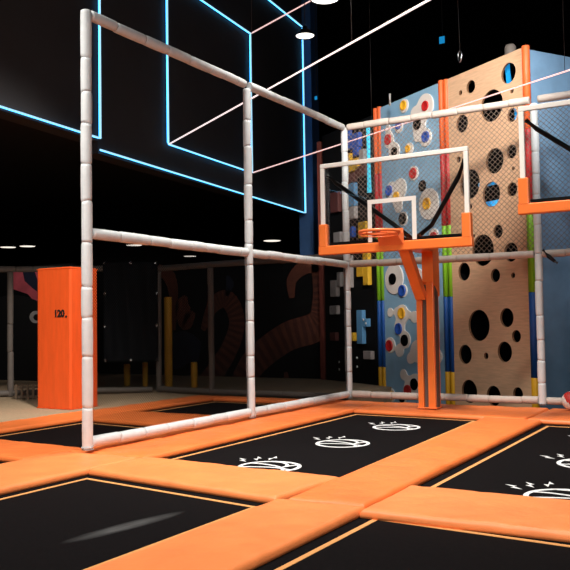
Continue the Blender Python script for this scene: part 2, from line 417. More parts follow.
pad([(-2.10, 4.88), (-.27, 4.88), (-.27, 5.2), (-2.10, 5.2)], 'narrow orange pad behind the side net, at the foot of the rear railing', 13)

# ------------------------------------------------------------------ basketball hoops
def hoop(loc, label, drop=0):
    t = thing('basketball_hoop', label, 'basketball hoop', loc, 0)
    w, z0, z1 = .965, 1.985, 3.115      # board: local x -w..w, y 0
    xf_ = .045
    # post with slots, centred at (.07,.78)
    px, py, hw, hd = .125, .80, .115, .10
    bm = bmesh.new()
    box(bm, px-hw, px-.04, py-hd, py+hd, 0-drop, 1.62, .008); box(bm, px+.02, px+hw, py-hd, py+hd, 0-drop, 1.62, .008)
    obj('post', bm, 'hoop', t)
    bm = bmesh.new(); box(bm, px-.034, px+.019, py-hd+.03, py+hd-.03, 0-drop, 1.6); box(bm, px+hw-.004, px+hw+.008, py-.055, py+.05, .0-drop, 1.55)
    obj('post_channel', bm, 'hoopd', t)['label'] = 'dark grey recessed channel'
    bm = bmesh.new(); box(bm, px-hw-.01, px+hw+.012, py-hd-.01, py+hd+.01, -drop, .015-drop+.0, .004); obj('base_plate', bm, 'hoop', t)
    # head: upper post wrapping and arm
    bm = bmesh.new()
    P = [(py-hd-.012, 1.60), (py+hd+.012, 1.42), (py+hd+.012, 1.99), (py-hd-.012, 1.99)]
    a = [bm.verts.new((px-.02, y, z)) for y, z in P]; b = [bm.verts.new((px+hw+.012, y, z)) for y, z in P]
    bm.faces.new(a); bm.faces.new(b[::-1])
    for i in range(4): bm.faces.new((a[i], b[i], b[(i+1) % 4], a[(i+1) % 4]))
    box(bm, .0, px+hw+.012, .03, py+hd+.012, 1.985, 2.10, .008)
    bmesh.ops.recalc_face_normals(bm, faces=bm.faces[:])
    obj('support_arm', bm, 'hoop', t)
    bm = bmesh.new(); d = Vector((px-.035-.10, py-hd-.03-.12, 1.42-2.0)); L = d.length
    m = Matrix.Translation((.10, .12, 2.0)) @ d.to_track_quat('Z', 'Y').to_matrix().to_4x4()
    box(bm, -.065, .065, -.05, .05, 0, L+.02, .006, mtx=m); obj('brace', bm, 'hoop', t)
    # glass board
    obj('backboard_glass', B(-w+.03, w-.03, -.006, .006, z0+.06, z1-.02), 'glass', t)
    bm = bmesh.new(); f = .055
    box(bm, -w, w, -.02, .02, z1-f, z1, .006); box(bm, -w, -w+f, -.02, .02, z0, z1-f-.001, .006); box(bm, w-f, w, -.02, .02, z0, z1-f-.001, .006)
    obj('board_frame', bm, 'white', t)['label'] = 'white board edge frame'
    bm = bmesh.new(); sx, s0, s1, s = .315, 2.08, 2.60, .052
    box(bm, -sx, sx, -.012, -.0065, s1-s, s1); box(bm, -sx, -sx+s, -.012, -.0065, s0, s1-s-.001); box(bm, sx-s, sx, -.012, -.0065, s0, s1-s-.001)
    obj('target_square', bm, 'white', t)['label'] = 'white shooting square'
    # padding: bottom strip and two corners
    bm = bmesh.new()
    box(bm, -w-.03, w+.03, -.04, .045, z0-.03, z0+.085, .012)
    for sgn in (-1, 1):
        x0 = sgn*(w-.035); box(bm, min(x0-.055, x0+.055), max(x0-.055, x0+.055), -.042, .047, z0+.07, z0+.36, .012)
    obj('board_padding', bm, 'hoop', t)['label'] = 'orange foam edge padding'
    bm = bmesh.new(); box(bm, -w+.06, w-.06, .03, .07, z0+.088, z0+.13); obj('lower_rail', bm, 'rod', t)['label'] = 'black lower rail'
    # rods from the upper corners behind the board to the arm
    for sgn, pts in ((-1, [(-w+.06, .05, 2.98), (-w+.16, .10, 2.88), (-.05, .16, 2.30), (.15, .22, 2.12)]), (1, [(w-.06, .05, 2.98), (w-.16, .12, 2.80), (.42, .22, 2.26), (.2, .26, 2.12)])):
        obj('stay_rod', T(pts, .028, 8), 'rod', t)['label'] = 'black stay rod behind the glass'
    # rim and bracket
    R, r = .232, .018; cy, cz = -.385, 2.155
    bm = bmesh.new(); N = 36
    pts = [(R*math.cos(2*PI*k/N), cy + R*math.sin(2*PI*k/N), cz) for k in range(N+1)]; tube(bm, pts, r, 8, False)
    pts = [((R-.008)*math.cos(2*PI*k/N), cy + (R-.008)*math.sin(2*PI*k/N), cz-.035) for k in range(N+1)]; tube(bm, pts, .007, 6, False)
    for k in range(12):
        a = 2*PI*(k+.5)/12; c, s_ = math.cos(a), math.sin(a)
        tube(bm, [(R*c, cy+R*s_, cz), ((R+.008)*c, cy+(R+.008)*s_, cz-.02), ((R-.008)*c, cy+(R-.008)*s_, cz-.036)], .005, 5)
    rim = obj('rim', bm, 'rimm', t)
    bm = bmesh.new()
    P = [(-.13, -.16), (.13, -.16), (.16, -.03), (-.16, -.03)]
    top = [bm.verts.new((*p, cz+.012)) for p in P]; bot = [bm.verts.new((*p, cz-.02 if p[1] < -.1 else cz-.14)) for p in P]
    bm.faces.new(top); bm.faces.new(bot[::-1])
    for i in range(4): bm.faces.new((bot[i], bot[(i+1) % 4], top[(i+1) % 4], top[i]))
    box(bm, -.15, .15, -.03, -.008, cz-.13, cz+.07, .006)
    bmesh.ops.recalc_face_normals(bm, faces=bm.faces[:])
    obj('rim_bracket', bm, 'rimm', t)
    return t
hoop((1.42, 3.70, .025), 'complete basketball hoop with clear board and orange post, above the three ball prints')
hoop((4.04, 3.30, .29), 'basketball hoop at the right photo edge, only the left end of its board showing', .29)

# ------------------------------------------------------------------ climbing walls
WA = math.radians(-58); wv = Vector((math.sin(WA), math.cos(WA), 0)); RP = Vector((2.31, 6.33, 0)); nv = Vector((wv.y, -wv.x, 0))
if nv.dot(CAM-RP) < 0: nv = -nv
# local frame: x = s (leftwards), y = z, z = towards the court
CW = Matrix(((wv.x, 0, nv.x, RP.x), (wv.y, 0, nv.y, RP.y), (0, 1, 0, 0), (0, 0, 0, 1)))
ZT = 5.02
def child_at(parent_loc, bm):
    return xf(bm, Matrix.Translation(-Vector(parent_loc)))
HOL = [(1.01,4.75,.1),(1.25,4.72,.04),(.21,4.73,.15),(.57,4.34,.24),(.15,4.45,.035),(1.23,4.22,.14),(.16,4.1,.10),(.54,3.5,.19),(.19,3.57,.10),(.17,3.32,.03),(1.09,3.24,.23),(.63,3.01,.19),(.2,3.02,.10),(1.09,2.89,.04),(1.33,3.67,.05),(.51,2.44,.1),(1.02,2.43,.022),(.84,2.19,.24),(.26,2.11,.14),(1.27,1.89,.14),(.59,1.79,.1),(.23,1.77,.04),(.97,1.05,.24),(.38,1.16,.14),(.20,.89,.09),(.44,.66,.15),(1.29,.6,.15),(.83,.59,.05),(1.22,.03,.18),(.69,0,.15),(.2,.06,.1)]
base = RP + wv*.8; base.z = ZF
t = thing('climbing_wall', 'plywood climbing wall full of round black holes, between striped posts', 'climbing wall', base)
bm = curve2d([[(-.11, ZF), (1.56, ZF), (1.56, ZT), (-.11, ZT)]] + [circ(h[0]-.05*(1-h[0]/1.35), h[1], h[2]) for h in HOL], .018)
for f in bm.faces:
    if abs(f.normal.z) < .5: f.material_index = 1
obj('panel', child_at(base, xf(bm, CW)), ['ply', 'plyedge'], t)
bm = B(-.11, 1.56, ZF, ZT-.1, -.62, -.60); obj('rear_panel', child_at(base, xf(bm, CW)), 'dark', t)
bm = bmesh.new()
for s in (-.085, 1.535): box(bm, s-.02, s+.02, ZF, ZT-.12, -.60, -.022)
obj('rib_board', child_at(base, xf(bm, CW)), 'dark', t)
# glowing tubes added inside the hollow wall for a blue glimmer
for p0, p1, lab in (((.31, 4.60, -.13), (.36, 5.0, -.13), 'x'), ((.17, 4.0, -.13), (.17, 4.26, -.13), 'x'), ((.55, 3.22, -.12), (1.0, 3.22, -.12), 'x'), ((.55, 2.90, -.12), (1.0, 2.90, -.12), 'x')):
    bm = T([p0, p1], .042, 8); o = obj('added_glow_tube', child_at(base, xf(bm, CW)), 'ledB', t); o['label'] = 'added blue glow seen through a hole'

# blue wall with white plates
HOLDS = [(2.73,4.88,.085,'y'),(2.12,4.72,.085,'r'),(2.35,4.47,.1,'k'),(2.13,4.2,.095,'b'),(2.9,4.56,.07,'b'),(3.22,4.38,.095,'r'),(3.03,4.13,.08,'k'),(2.63,4.1,.065,'y'),(2.5,3.65,.095,'r'),(2.27,3.4,.095,'k'),(3.22,3.46,.095,'b'),(3.0,3.33,.08,'y'),(2.14,3.08,.1,'y'),(2.83,2.91,.1,'k'),(3.17,1.88,.1,'k'),(2.89,1.66,.1,'b'),(2.92,1.27,.1,'y'),(3.02,1.0,.1,'b'),(2.85,.8,.1,'k'),(3.31,.7,.1,'r'),(2.79,-.06,.1,'r'),(2.6,.06,.1,'k'),(3.32,-.18,.09,'y'),(2.96,-.21,.07,'k'),(1.98,2.5,.09,'r'),(2.06,1.0,.09,'b'),(2.2,.1,.09,'y')]
CL = [  # white plates: clusters of rounds, each a smooth union
 [(2.73,4.87,.12)], [(2.14,4.71,.22),(2.42,4.66,.12),(2.32,4.43,.17),(2.14,4.19,.15),(2.37,4.26,.09)], [(2.9,4.54,.11)],
 [(3.23,4.58,.07),(3.21,4.37,.14),(3.05,4.13,.16)], [(2.61,4.09,.11)], [(2.5,3.65,.125)],
 [(3.16,3.46,.15),(2.9,3.45,.18),(2.99,3.29,.14),(2.96,3.13,.1)], [(2.1,3.07,.26)], [(2.83,2.91,.125)], [(1.99,2.52,.13)],
 [(3.14,1.88,.27)], [(2.87,1.66,.11)], [(2.92,1.25,.17),(3.28,1.29,.08),(3.09,1.3,.06),(3.01,1.03,.14),(2.84,.81,.14),(3.3,.71,.14),(3.02,.62,.11),(2.56,1.2,.1),(2.72,1.24,.05)],
 [(2.48,1.83,.2),(2.2,1.75,.14)], [(2.71,.49,.09),(2.5,.62,.19),(2.2,.7,.1)], [(2.06,1.0,.14)],
 [(2.92,.21,.09),(2.58,.06,.18),(2.8,-.06,.13),(2.78,.12,.06)], [(3.32,-.18,.13)], [(2.96,-.21,.1)], [(1.97,.55,.12)], [(2.2,.08,.15)]]
def blob(cs, st=.02, k=.035):
    x0 = min(c[0]-c[2] for c in cs)-.05; x1 = max(c[0]+c[2] for c in cs)+.05; y0 = min(c[1]-c[2] for c in cs)-.05; y1 = max(c[1]+c[2] for c in cs)+.05
    def F(x, y):
        s = sum(math.exp(-(math.hypot(x-c[0], y-c[1])-c[2])/k) for c in cs); return math.log(s)*k
    nx, ny = int((x1-x0)/st)+2, int((y1-y0)/st)+2
    V = [[F(x0+i*st, y0+j*st) for i in range(nx)] for j in range(ny)]
    bm = bmesh.new(); cache = {}
    def vert(key, x, y):
        if key not in cache: cache[key] = bm.verts.new((x, y, .04))
        return cache[key]
    for j in range(ny-1):
        for i in range(nx-1):
            cor = [(i, j), (i+1, j), (i+1, j+1), (i, j+1)]; poly = []
            for q in range(4):
                a, b = cor[q], cor[(q+1) % 4]; va, vb = V[a[1]][a[0]], V[b[1]][b[0]]
                if va > 0: poly.append(vert(a, x0+a[0]*st, y0+a[1]*st))
                if (va > 0) != (vb > 0):
                    tt = va/(va-vb); key = tuple(sorted((a, b)))
                    poly.append(vert(('e',)+key, x0+(a[0]+(b[0]-a[0])*tt)*st, y0+(a[1]+(b[1]-a[1])*tt)*st))
            if len(poly) >= 3: bm.faces.new(poly)
    r = bmesh.ops.extrude_face_region(bm, geom=bm.faces[:])
    for v in r['geom']:
        if isinstance(v, bmesh.types.BMVert): v.co.z = .0185
    bmesh.ops.recalc_face_normals(bm, faces=bm.faces[:])
    return bm
base = RP + wv*2.65; base.z = ZF
t = thing('climbing_wall', 'grey-blue climbing wall with white blob plates and coloured round holds', 'climbing wall', base)
obj('panel', child_at(base, xf(B(1.80, 3.475, ZF, ZT, -.018, .018), CW)), 'blue', t)
plates = [(cs, obj('hold_plate', child_at(base, xf(blob(cs), CW)), 'plate', t)) for cs in CL]
names = {'y': ('hy', 'yellow round hold'), 'r': ('hr', 'red round hold'), 'b': ('hb', 'blue round hold'), 'k': ('hk', 'black cup standing in for a dark hole')}
for x, y, r, c in HOLDS:
    best = min(plates, key=lambda p: min(math.hypot(x-q[0], y-q[1])-q[2] for q in p[0])); dist = min(math.hypot(x-q[0], y-q[1])-q[2] for q in best[0])
    z0 = .0402 if dist < 0 else .0185
    bm = lathe([(r, z0), (r, z0+.018), (r*.93, z0+.026), (r*.8, z0+.024), (r*.62, z0+.008), (r*.3, z0+.003), (0, z0+.002)], 24)
    xf(bm, CW @ Matrix.Translation((x, y, 0)))
    par = best[1] if dist < 0 else t
    o = obj('hold', child_at(base, bm), names[c][0], par); o['label'] = names[c][1]

# block puzzle wall
base = RP + wv*4.7; base.z = ZF
t = thing('climbing_wall', 'black climbing wall with coloured block pieces, behind the far corner post', 'climbing wall', base)
obj('panel', child_at(base, xf(B(3.80, 5.62, ZF, 4.95, -.04, .0), CW)), 'black', t)
BL = [(3.89,4.06,1.81,2.42,'y'),(4.06,4.28,1.98,2.16,'y'),(4.12,4.31,.72,1.35,'l'),(3.96,4.12,1.04,1.19,'l'),(3.85,4.1,.44,.59,'w'),(4.43,4.6,.77,.93,'y'),(5.1,5.31,.77,.93,'p'),(5.04,5.3,1.29,1.46,'w'),(5.03,5.26,1.64,1.96,'w'),(4.88,5.0,1.83,2.11,'w'),(4.51,4.61,1.79,2.41,'w'),(4.46,4.69,4.46,4.85,'B'),(4.12,4.46,4.44,4.71,'B'),(4.16,4.33,4.28,4.45,'B'),(3.96,4.12,4.1,4.36,'w'),(4.45,4.62,4.24,4.37,'y'),(4.17,4.66,4.0,4.235,'y'),(4.3,4.63,3.8,3.97,'p'),(3.9,4.26,3.86,4.06,'p'),(4.31,4.61,3.34,3.78,'l'),(4.32,4.63,3.1,3.33,'w'),(4.4,4.65,2.75,2.95,'B'),(3.95,4.2,2.7,3.0,'y'),(4.9,5.2,3.3,3.7,'p'),(4.85,5.1,2.6,2.9,'w')]
bn = {'y': ('ty', 'yellow block'), 'l': ('tl', 'light blue block'), 'w': ('tw', 'pale grey block'), 'B': ('tb', 'royal blue block'), 'p': ('tp', 'brown reflection block')}
for a, b, c, d, k in BL:
    o = obj('block_piece', child_at(base, xf(B(a, b, c, d, .0005, .09, .008), CW)), bn[k][0], t); o['label'] = bn[k][1]
for s, z in ((4.45,.45),(4.45,.28),(4.2,-.28),(4.2,-.42),(5.1,.35),(5.1,.2),(5.1,-.25),(5.1,-.4),(3.98,1.10),(4.06,1.17)):
    o = obj('bolt', child_at(base, xf(lathe([(.022, .0005), (.022, .012), (0, .014)], 10), CW @ Matrix.Translation((s, z, .0 if s > 4.1 else .09)))), 'white', t)

o = obj('slim_post', B(-.05, .05, -.05, .05, 0, 5.5, .006), 'rust'); o.location = RP + wv*5.72 + Vector((0, 0, ZF)); tag(o, 'slim rust-brown post at the left edge of the black block wall', 'post')
# striped padded posts
BANDS = [(ZF, .31, 'py'), (.31, 1.51, 'pb'), (1.51, 2.66, 'pg'), (2.66, 3.83, 'pr'), (3.83, 5.05, 'po')]
bl = {'py': 'yellow', 'pb': 'blue', 'pg': 'green', 'pr': 'red', 'po': 'orange'}
def stripes(s, label, r=.075, off=.0, top=5.05):
    b = RP + wv*s + nv*off; b.z = ZF
    t = thing('striped_post', label, 'post', b, 0, 'striped padded posts of the climbing wall')
    for z0, z1, m in BANDS:
        z1 = min(z1, top)
        bm = bmesh.new(); tube(bm, [(0, 0, z0-ZF), (0, 0, z0-ZF+.01), (0, 0, z1-ZF-.01), (0, 0, z1-ZF)], [r*.93, r, r, r*.93], 16)
        o = obj('sleeve_band', bm, m, t); o['label'] = bl[m] + ' sleeve'
    return t
stripes(-.17, 'striped padded post on the outer corner, between plywood and slate side panel', .056, .0, 5.03)
stripes(1.612, 'striped padded post at the left edge of the plywood wall, nearer of a pair', .047, .0, 5.03)
stripes(1.745, 'striped padded post at the right edge of the blue wall, farther of a pair', .047, .0, 5.05)
stripes(3.53, 'striped padded post at the left edge of the grey-blue wall, nearer of a pair', .045, .0, 5.05)
stripes(3.66, 'striped padded post beside the black block wall, farther of a pair', .045, .0, 5.05)
# side of the tower
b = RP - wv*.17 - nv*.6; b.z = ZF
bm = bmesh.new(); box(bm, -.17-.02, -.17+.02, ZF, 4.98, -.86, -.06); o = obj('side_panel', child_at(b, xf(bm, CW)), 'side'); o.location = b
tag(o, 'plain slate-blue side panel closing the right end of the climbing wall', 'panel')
# things on top of the tower
b = RP + wv*.40 - nv*.25; b.z = ZT
t = thing('belay_device', 'grey belay device on top of the plywood wall, at its outer corner', 'belay device', b)
obj('housing', lathe([(0, .0), (.07, .0), (.085, .03), (.085, .2), (.06, .24), (0, .25)], 18), 'rail', t)
obj('mount_bracket', B(-.03, .30, -.04, .04, -.02, .05, .004), 'steel', t)
b = RP + wv*1.2 - nv*.5; b.z = ZT
bm = xf(B(-1.2, 2.4, -.06, .06, -.06, .06), CW.to_3x3().to_4x4() @ Matrix.Identity(4)); o = obj('top_beam', bm, 'steel'); o.location = b + Vector((0, 0, .09)) + wv*.2
tag(o, 'dark steel beam along the top behind the plywood wall', 'beam')
P = at_d(388, 105, 13.9); o = obj('white_pole', T([(0, 0, 0), (0, 0, .2)], .022, 8), 'white', loc=P - nv*.04); tag(o, 'short white upright rod on top of the grey-blue wall', 'rod')
P = at_d(460, 62, 12.6)
t = thing('belay_rope', 'thin dark hanging rope with a bright carabiner above the plywood wall', 'rope', P)
obj('cord', T([(0, 0, .17), (-.05, .0, 4.0)], .006, 6), 'rope', t)
pts = [(.04*math.sin(2*PI*k/20)*(1-.25*math.cos(2*PI*k/20)), 0, .085-.085*math.cos(2*PI*k/20)) for k in range(21)]
bm = xf(tube(bmesh.new(), pts, .008, 6, False), Matrix.Rotation(-.53, 4, 'Z')); obj('carabiner', bm, 'chrome', t)
# cyan tube beside the block wall
P = RP + wv*3.84 + nv*.05; 
t = tag(obj('light_tube', T([(P.x, P.y, 3.52), (P.x, P.y, 4.83)], .045, 10), 'ledc'), 'vertical cyan light tube between the block wall and the striped post', 'light')

# ------------------------------------------------------------------ neon room lines
LA = math.radians(-6); uv = Vector((math.sin(LA), math.cos(LA), 0)); LP = Vector((-3.578, 8.299, 0)); ln = Vector((uv.y, -uv.x, 0))  # ln: towards the court (+x)
def lw(s, z, off=.055): return LP + uv*s + ln*off + Vector((0, 0, z))
def led_frame(label, segs, m='ledb', r=.0125):
    a = lw(*segs[0][0]); t = thing('neon_outline', label, 'neon light', (a.x, a.y, a.z))
    for p, q in segs:
        P, Q = lw(*p)-a, lw(*q)-a
        st = obj('light_strip', T([P, Q], r, 8), m, t)
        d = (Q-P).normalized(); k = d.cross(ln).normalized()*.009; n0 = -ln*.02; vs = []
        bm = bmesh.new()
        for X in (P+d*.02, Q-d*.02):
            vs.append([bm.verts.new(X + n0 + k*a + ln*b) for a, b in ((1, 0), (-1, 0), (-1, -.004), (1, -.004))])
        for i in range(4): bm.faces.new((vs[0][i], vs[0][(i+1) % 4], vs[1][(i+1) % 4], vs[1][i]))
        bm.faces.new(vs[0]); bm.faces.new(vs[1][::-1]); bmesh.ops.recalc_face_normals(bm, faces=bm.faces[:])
        obj('added_halo_glow', bm, 'ledh', st)  # hidden glowing strip, added to throw the blue halo on the wall
        bm = bmesh.new()
        for q in (.12, .5, .88):
            c = P + (Q-P)*q; tube(bm, [c - ln*.012, c - ln*.0545], .006, 6)
        obj('wall_clip', bm, 'shade', st)
    return t
led_frame('blue neon outline at upper left, its upright beside the nearest post', [((-12, 3.87), (-4.93, 3.87)), ((-4.93, 3.87), (-4.93, 8.0))])
led_frame('largest blue neon outline, wrapping the lower edge and far end of the black wall', [((-4.94, 3.70), (2.68, 3.66)), ((2.72, 3.66), (2.72, 8.02)), ((2.68, 8.02), (-6, 8.02))])
led_frame('middle blue neon outline inside the largest one, pink lines leaving its corners', [((-3.1, 4.14), (0, 4.16)), ((0, 4.16), (0, 7.0)), ((0, 7.0), (-5.5, 6.98)), ((-3.1, 4.14), (-3.1, 6.97))])
def pink(P, Q, label, m, r, wires):
    t = thing('suspended_light_line', label, 'light', P); P, Q = Vector(P), Vector(Q)
    obj('light_strip', T([(0, 0, 0), Q-P], r, 8), m, t)
    for k in wires:
        A = (Q-P)*k; obj('hanging_wire', T([A + Vector((0, 0, r)), (A.x, A.y, 9.0-P.z)], .004, 5), 'rope', t)
    return t
a1, a2, a3 = lw(-3.1, 4.14, .075), lw(0, 7.0, .075), lw(0, 4.16, .075)
e = Vector((2.69, 1.714, 4.13)); pink(a1, a1 + (e-a1)*1.3, 'pink neon line rising from the inner outline to the top centre', 'ledw', .0125, (.35, .62))
e = Vector((-1.65, 7.468, 7.0)); pink(a2, a2 + (e-a2)*1.8, 'short pink neon line leaving the upper far corner of the inner outline', 'ledp', .0145, (.6,))
e = Vector((3.317, 4.867, 4.177)); pink(a3, a3 + (e-a3)*1.5, 'long pink neon line crossing over the hoop in front of the plywood wall', 'ledp', .0135, (.33, .66))

# ------------------------------------------------------------------ setting
struct('floor', B(-24, 14, -10, 30, ZF-.2, ZF), 'under')
struct('ceiling', B(-24, 14, -10, 30, 9.0, 9.2), 'dark')
struct('wall_back', B(-24, 14, 30, 30.2, ZF, 9.0), 'black')
struct('wall_right', B(14, 14.2, -10, 30, ZF, 9.0), 'black')
struct('wall_front', B(-24, 14, -10.2, -10, ZF, 9.0), 'black')
struct('wall_left', B(-24.2, -24, -10, 30, ZF, 9.0), 'black')
bm = bmesh.new()
for s0, s1, zl in ((-17, -4.92, 3.84), (-4.92, 2.78, 3.655)):
    a, b, c, d = LP + uv*s0, LP + uv*s1, LP + uv*s1 - ln*.3, LP + uv*s0 - ln*.3
    vs = [bm.verts.new((p.x, p.y, z)) for z in (zl, 9.0) for p in (a, b, c, d)]
    for q in ((3,2,1,0),(4,5,6,7),(0,1,5,4),(1,2,6,5),(2,3,7,6),(3,0,4,7)): bm.faces.new([vs[i] for i in q])
d = LP + uv*(-17) - ln*.3
bmesh.ops.recalc_face_normals(bm, faces=bm.faces[:]); struct('wall_upper', bm, 'bulk')
bm = bmesh.new(); e0 = LP + uv*12
vs = [bm.verts.new(p) for z in (3.86, 3.96) for p in ((d.x-.01, d.y, z), (e0.x-.35, e0.y, z), (-23.9, e0.y, z), (-23.9, d.y, z))]
for q in ((3,2,1,0),(4,5,6,7),(0,1,5,4),(1,2,6,5),(2,3,7,6),(3,0,4,7)): bm.faces.new([vs[i] for i in q])
bmesh.ops.recalc_face_normals(bm, faces=bm.faces[:]); struct('ceiling_lower', bm, 'black')
P = LP + uv*3.1; bm = bmesh.new(); box(bm, -.18, .18, -.22, .22, ZF, 9.0, mtx=Matrix.Translation((P.x, P.y, 0)) @ Matrix.Rotation(-LA, 4, 'Z')); struct('pillar_1', bm, 'bluecol')
# raised walkway left and behind
bm = bmesh.new(); box(bm, -13, -2.70, -6, 9.5, ZF, -.03); box(bm, -2.70, -.5, 5.42, 9.5, ZF, -.03); struct('floor_walkway', bm, 'carpet')
# mural wall
YM = 9.6
struct('wall_mural', B(-15, -1.9, YM, YM+.15, ZF, 2.5), 'black')
def mp(x, y, off=.0): p = at_y(x, y, YM); return (p.x, p.z)
o0 = at_y(230, 330, YM); t = thing('wall_mural_painting', 'dim mural of striped orange tentacles on the dark wall behind the railing', 'mural', (o0.x, YM-.006, o0.z))
def ribbon(pts, w, m, name='painted_tentacle', nst=8, lab=None):
    # smooth centreline through pixel points at the wall's own distance
    P = [Vector((*mp(*p),)) for p in pts]; W_ = w; S = []
    def cr(a, b, c, d, t): return .5*((2*b) + (c-a)*t + (2*a-5*b+4*c-d)*t*t + (3*b-a-3*c+d)*t**3)
    for i in range(len(P)-1):
        a, b, c, d = P[max(i-1, 0)], P[i], P[i+1], P[min(i+2, len(P)-1)]
        for k in range(nst):
            tt = k/nst; S.append((cr(a, b, c, d, tt), W_[i]*(1-tt)+W_[i+1]*tt))
    S.append((P[-1], W_[-1])); bm = bmesh.new(); rows = []
    for i, (p, ww) in enumerate(S):
        dd = (S[min(i+1, len(S)-1)][0]-S[max(i-1, 0)][0]).normalized(); n = Vector((-dd.y, dd.x))*ww/2
        rows.append([bm.verts.new((q.x-o0.x, yy, q.y-o0.z)) for q in (p+n, p-n) for yy in (-.004, .004)])
    for i in range(len(rows)-1):
        for a, b in ((0, 2), (2, 3), (3, 1), (1, 0)):
            f = bm.faces.new((rows[i][a], rows[i][b], rows[i+1][b], rows[i+1][a])); f.material_index = i % 2 if isinstance(m, (list, tuple)) else 0
    bmesh.ops.recalc_face_normals(bm, faces=bm.faces[:])
    o = obj(name, bm, m, t)
    if lab: o['label'] = lab
s = 1/50
ribbon([(203, 330), (214, 305), (228, 300), (237, 322), (228, 352), (205, 385), (190, 396)], [.12, .35, .42, .4, .44, .5, .5], ['tent', 'tent2'], nst=10)
ribbon([(235, 400), (252, 365), (285, 338), (318, 325), (325, 298), (322, 262)], [.5, .62, .62, .62, .56, .5], ['tent', 'tent2'], nst=10)
ribbon([(318, 265), (303, 268), (292, 280), (292, 298)], [.3, .3, .24, .12], 'tent')
ribbon([(158, 268), (170, 278), (174, 300), (172, 330)], [.2, .34, .24, .2], 'tent')
ribbon([(186, 296), (183, 306), (186, 322), (194, 312)], [.08, .42, .4, .1], 'tent')
ribbon([(286, 395), (287, 382), (286, 372)], [.12, .14, .08], 'tent')
ribbon([(227, 296), (230, 284), (227, 276)], [.08, .22, .06], 'mblue', lab='dark blue tip')
ribbon([(160, 345), (172, 352), (185, 348), (200, 352)], [.5, .8, .8, .4], 'mblue', lab='navy painted shape')  # plain navy shape of the mural
# left mural on its own wall
YL = 7.0
struct('wall_graffiti', B(-13, -7.2, YL, YL+.12, ZF, 2.45), 'black')
o1 = at_y(25, 310, YL); t2 = thing('wall_mural_painting', 'pink mural with a black disc, at the left photo edge behind the railing', 'mural', (o1.x, YL-.006, o1.z))
def flat(px, m, name, lab, dy=0):
    P = [at_y(x, y, YL) for x, y in px]; bm = bmesh.new()
    f = [bm.verts.new((p.x-o1.x, -.003-dy, p.z-o1.z)) for p in P]; bk = [bm.verts.new((p.x-o1.x, .004-dy, p.z-o1.z)) for p in P]
    bm.faces.new(f); bm.faces.new(bk[::-1])
    for i in range(len(P)): bm.faces.new((f[i], bk[i], bk[(i+1) % len(P)], f[(i+1) % len(P)]))
    bmesh.ops.recalc_face_normals(bm, faces=bm.faces[:]); obj(name, bm, m, t2)['label'] = lab
flat([(10, 272), (45, 272), (45, 320), (38, 305), (28, 294), (10, 288)], 'mpink', 'painted_ground', 'pink painted area')
flat([(23, 271), (35, 271), (38, 281), (46, 290), (46, 297), (34, 289), (25, 281)], 'mblue', 'painted_splash', 'dark blue splash', .004)
flat([(p[0], p[1]) for p in circ(14, 345, 50, 40)], 'mblk', 'painted_disc', 'large black disc', .008)
flat(circ(36.5, 317, 6.2, 24), 'mgrey', 'painted_hub', 'pale grey hub', .012)
flat(circ(37.5, 317.3, 3.2, 20), 'mblk', 'hub_eye', 'black hub centre', .016)
# ------------------------------------------------------------------ rear railings
def railing(label, pts, posts, z1=2.11):
    a = Vector((*pts[0], 0)); t = thing('padded_railing', label, 'railing', a)
    for p, q in zip(pts, pts[1:]):
        for z in (z1, .03): obj('rail', sleeve(Vector((*p, z))-a, Vector((*q, z))-a, .05, .6), 'rail', t)
    for x, y in posts: obj('post', sleeve(Vector((x, y, -.03))-a, Vector((x, y, z1-.05))-a, .05, .6), 'rail', t)
    return t
railing('grey padded railing across the dark mural, reaching the far corner post', [(-.06, 5.40), (-2.6, 5.50), (-3.80, 5.66)], [(-2.57, 5.50), (-3.80, 5.66)])
railing('dim padded railing left of the orange column, in front of the pink mural', [(-3.88, 5.58), (-5.60, 4.12), (-6.9, 2.7)], [(-5.66, 4.05)])
# ------------------------------------------------------------------ orange column
t = thing('padded_column', 'tall orange padded box column marked 120 in black, left of the nearest post', 'column', (-3.42, 3.14, -.03))
bm = bmesh.new(); box(bm, -.33, .33, -.27, .27, 0, 2.0, .025); obj('cover', bm, 'box', t)
bm = xf(text_bm('120', .135, .002), Matrix.Translation((.115, -.2735, 1.34)) @ Matrix.Rotation(PI/2, 4, 'X')); obj('number_print', bm, 'ink', t)['label'] = 'black number 120'
bm = xf(text_bm('.', .16, .002), Matrix.Translation((.25, -.2735, 1.34)) @ Matrix.Rotation(PI/2, 4, 'X')); obj('dot_print', bm, 'ink', t)
bm = bmesh.new()
for z in (.004, 1.975):
    bm = B(-.334, .334, -.274, .274, z, z+.012, .003); obj('seam', bm, 'box', t)
# ------------------------------------------------------------------ banner
def on_line(px, P, d):
    n = Vector((d.y, -d.x, 0)); r_ = ray(px, 310); return CAM + r_*((P-CAM).dot(n)/r_.dot(n))
K0 = Vector((-3.88, 5.58, 0)); Kd = (Vector((-5.6, 4.12, 0))-K0).normalized(); Kn = Vector((-Kd.y, Kd.x, 0)); Kn = Kn if Kn.dot(CAM-K0) > 0 else -Kn
A, Bq = on_line(103, K0 + Kn*.095, Kd), on_line(158, K0 + Kn*.095, Kd); A.z = Bq.z = 0; bx = (Bq-A); bwid = bx.length; bx.normalize(); bn_ = Vector((bx.y, -bx.x, 0))
dA = ((A+Bq)/2-CAM).dot(FX); zt, zb = at_d(130, 261, dA).z, at_d(130, 362, dA).z
t = thing('tarpaulin_sheet', 'black tarpaulin sheet with metal eyelets hung on the rear railing', 'sheet', (A.x, A.y, zb))
bm = bmesh.new(); nx, nz = 26, 36; G = []
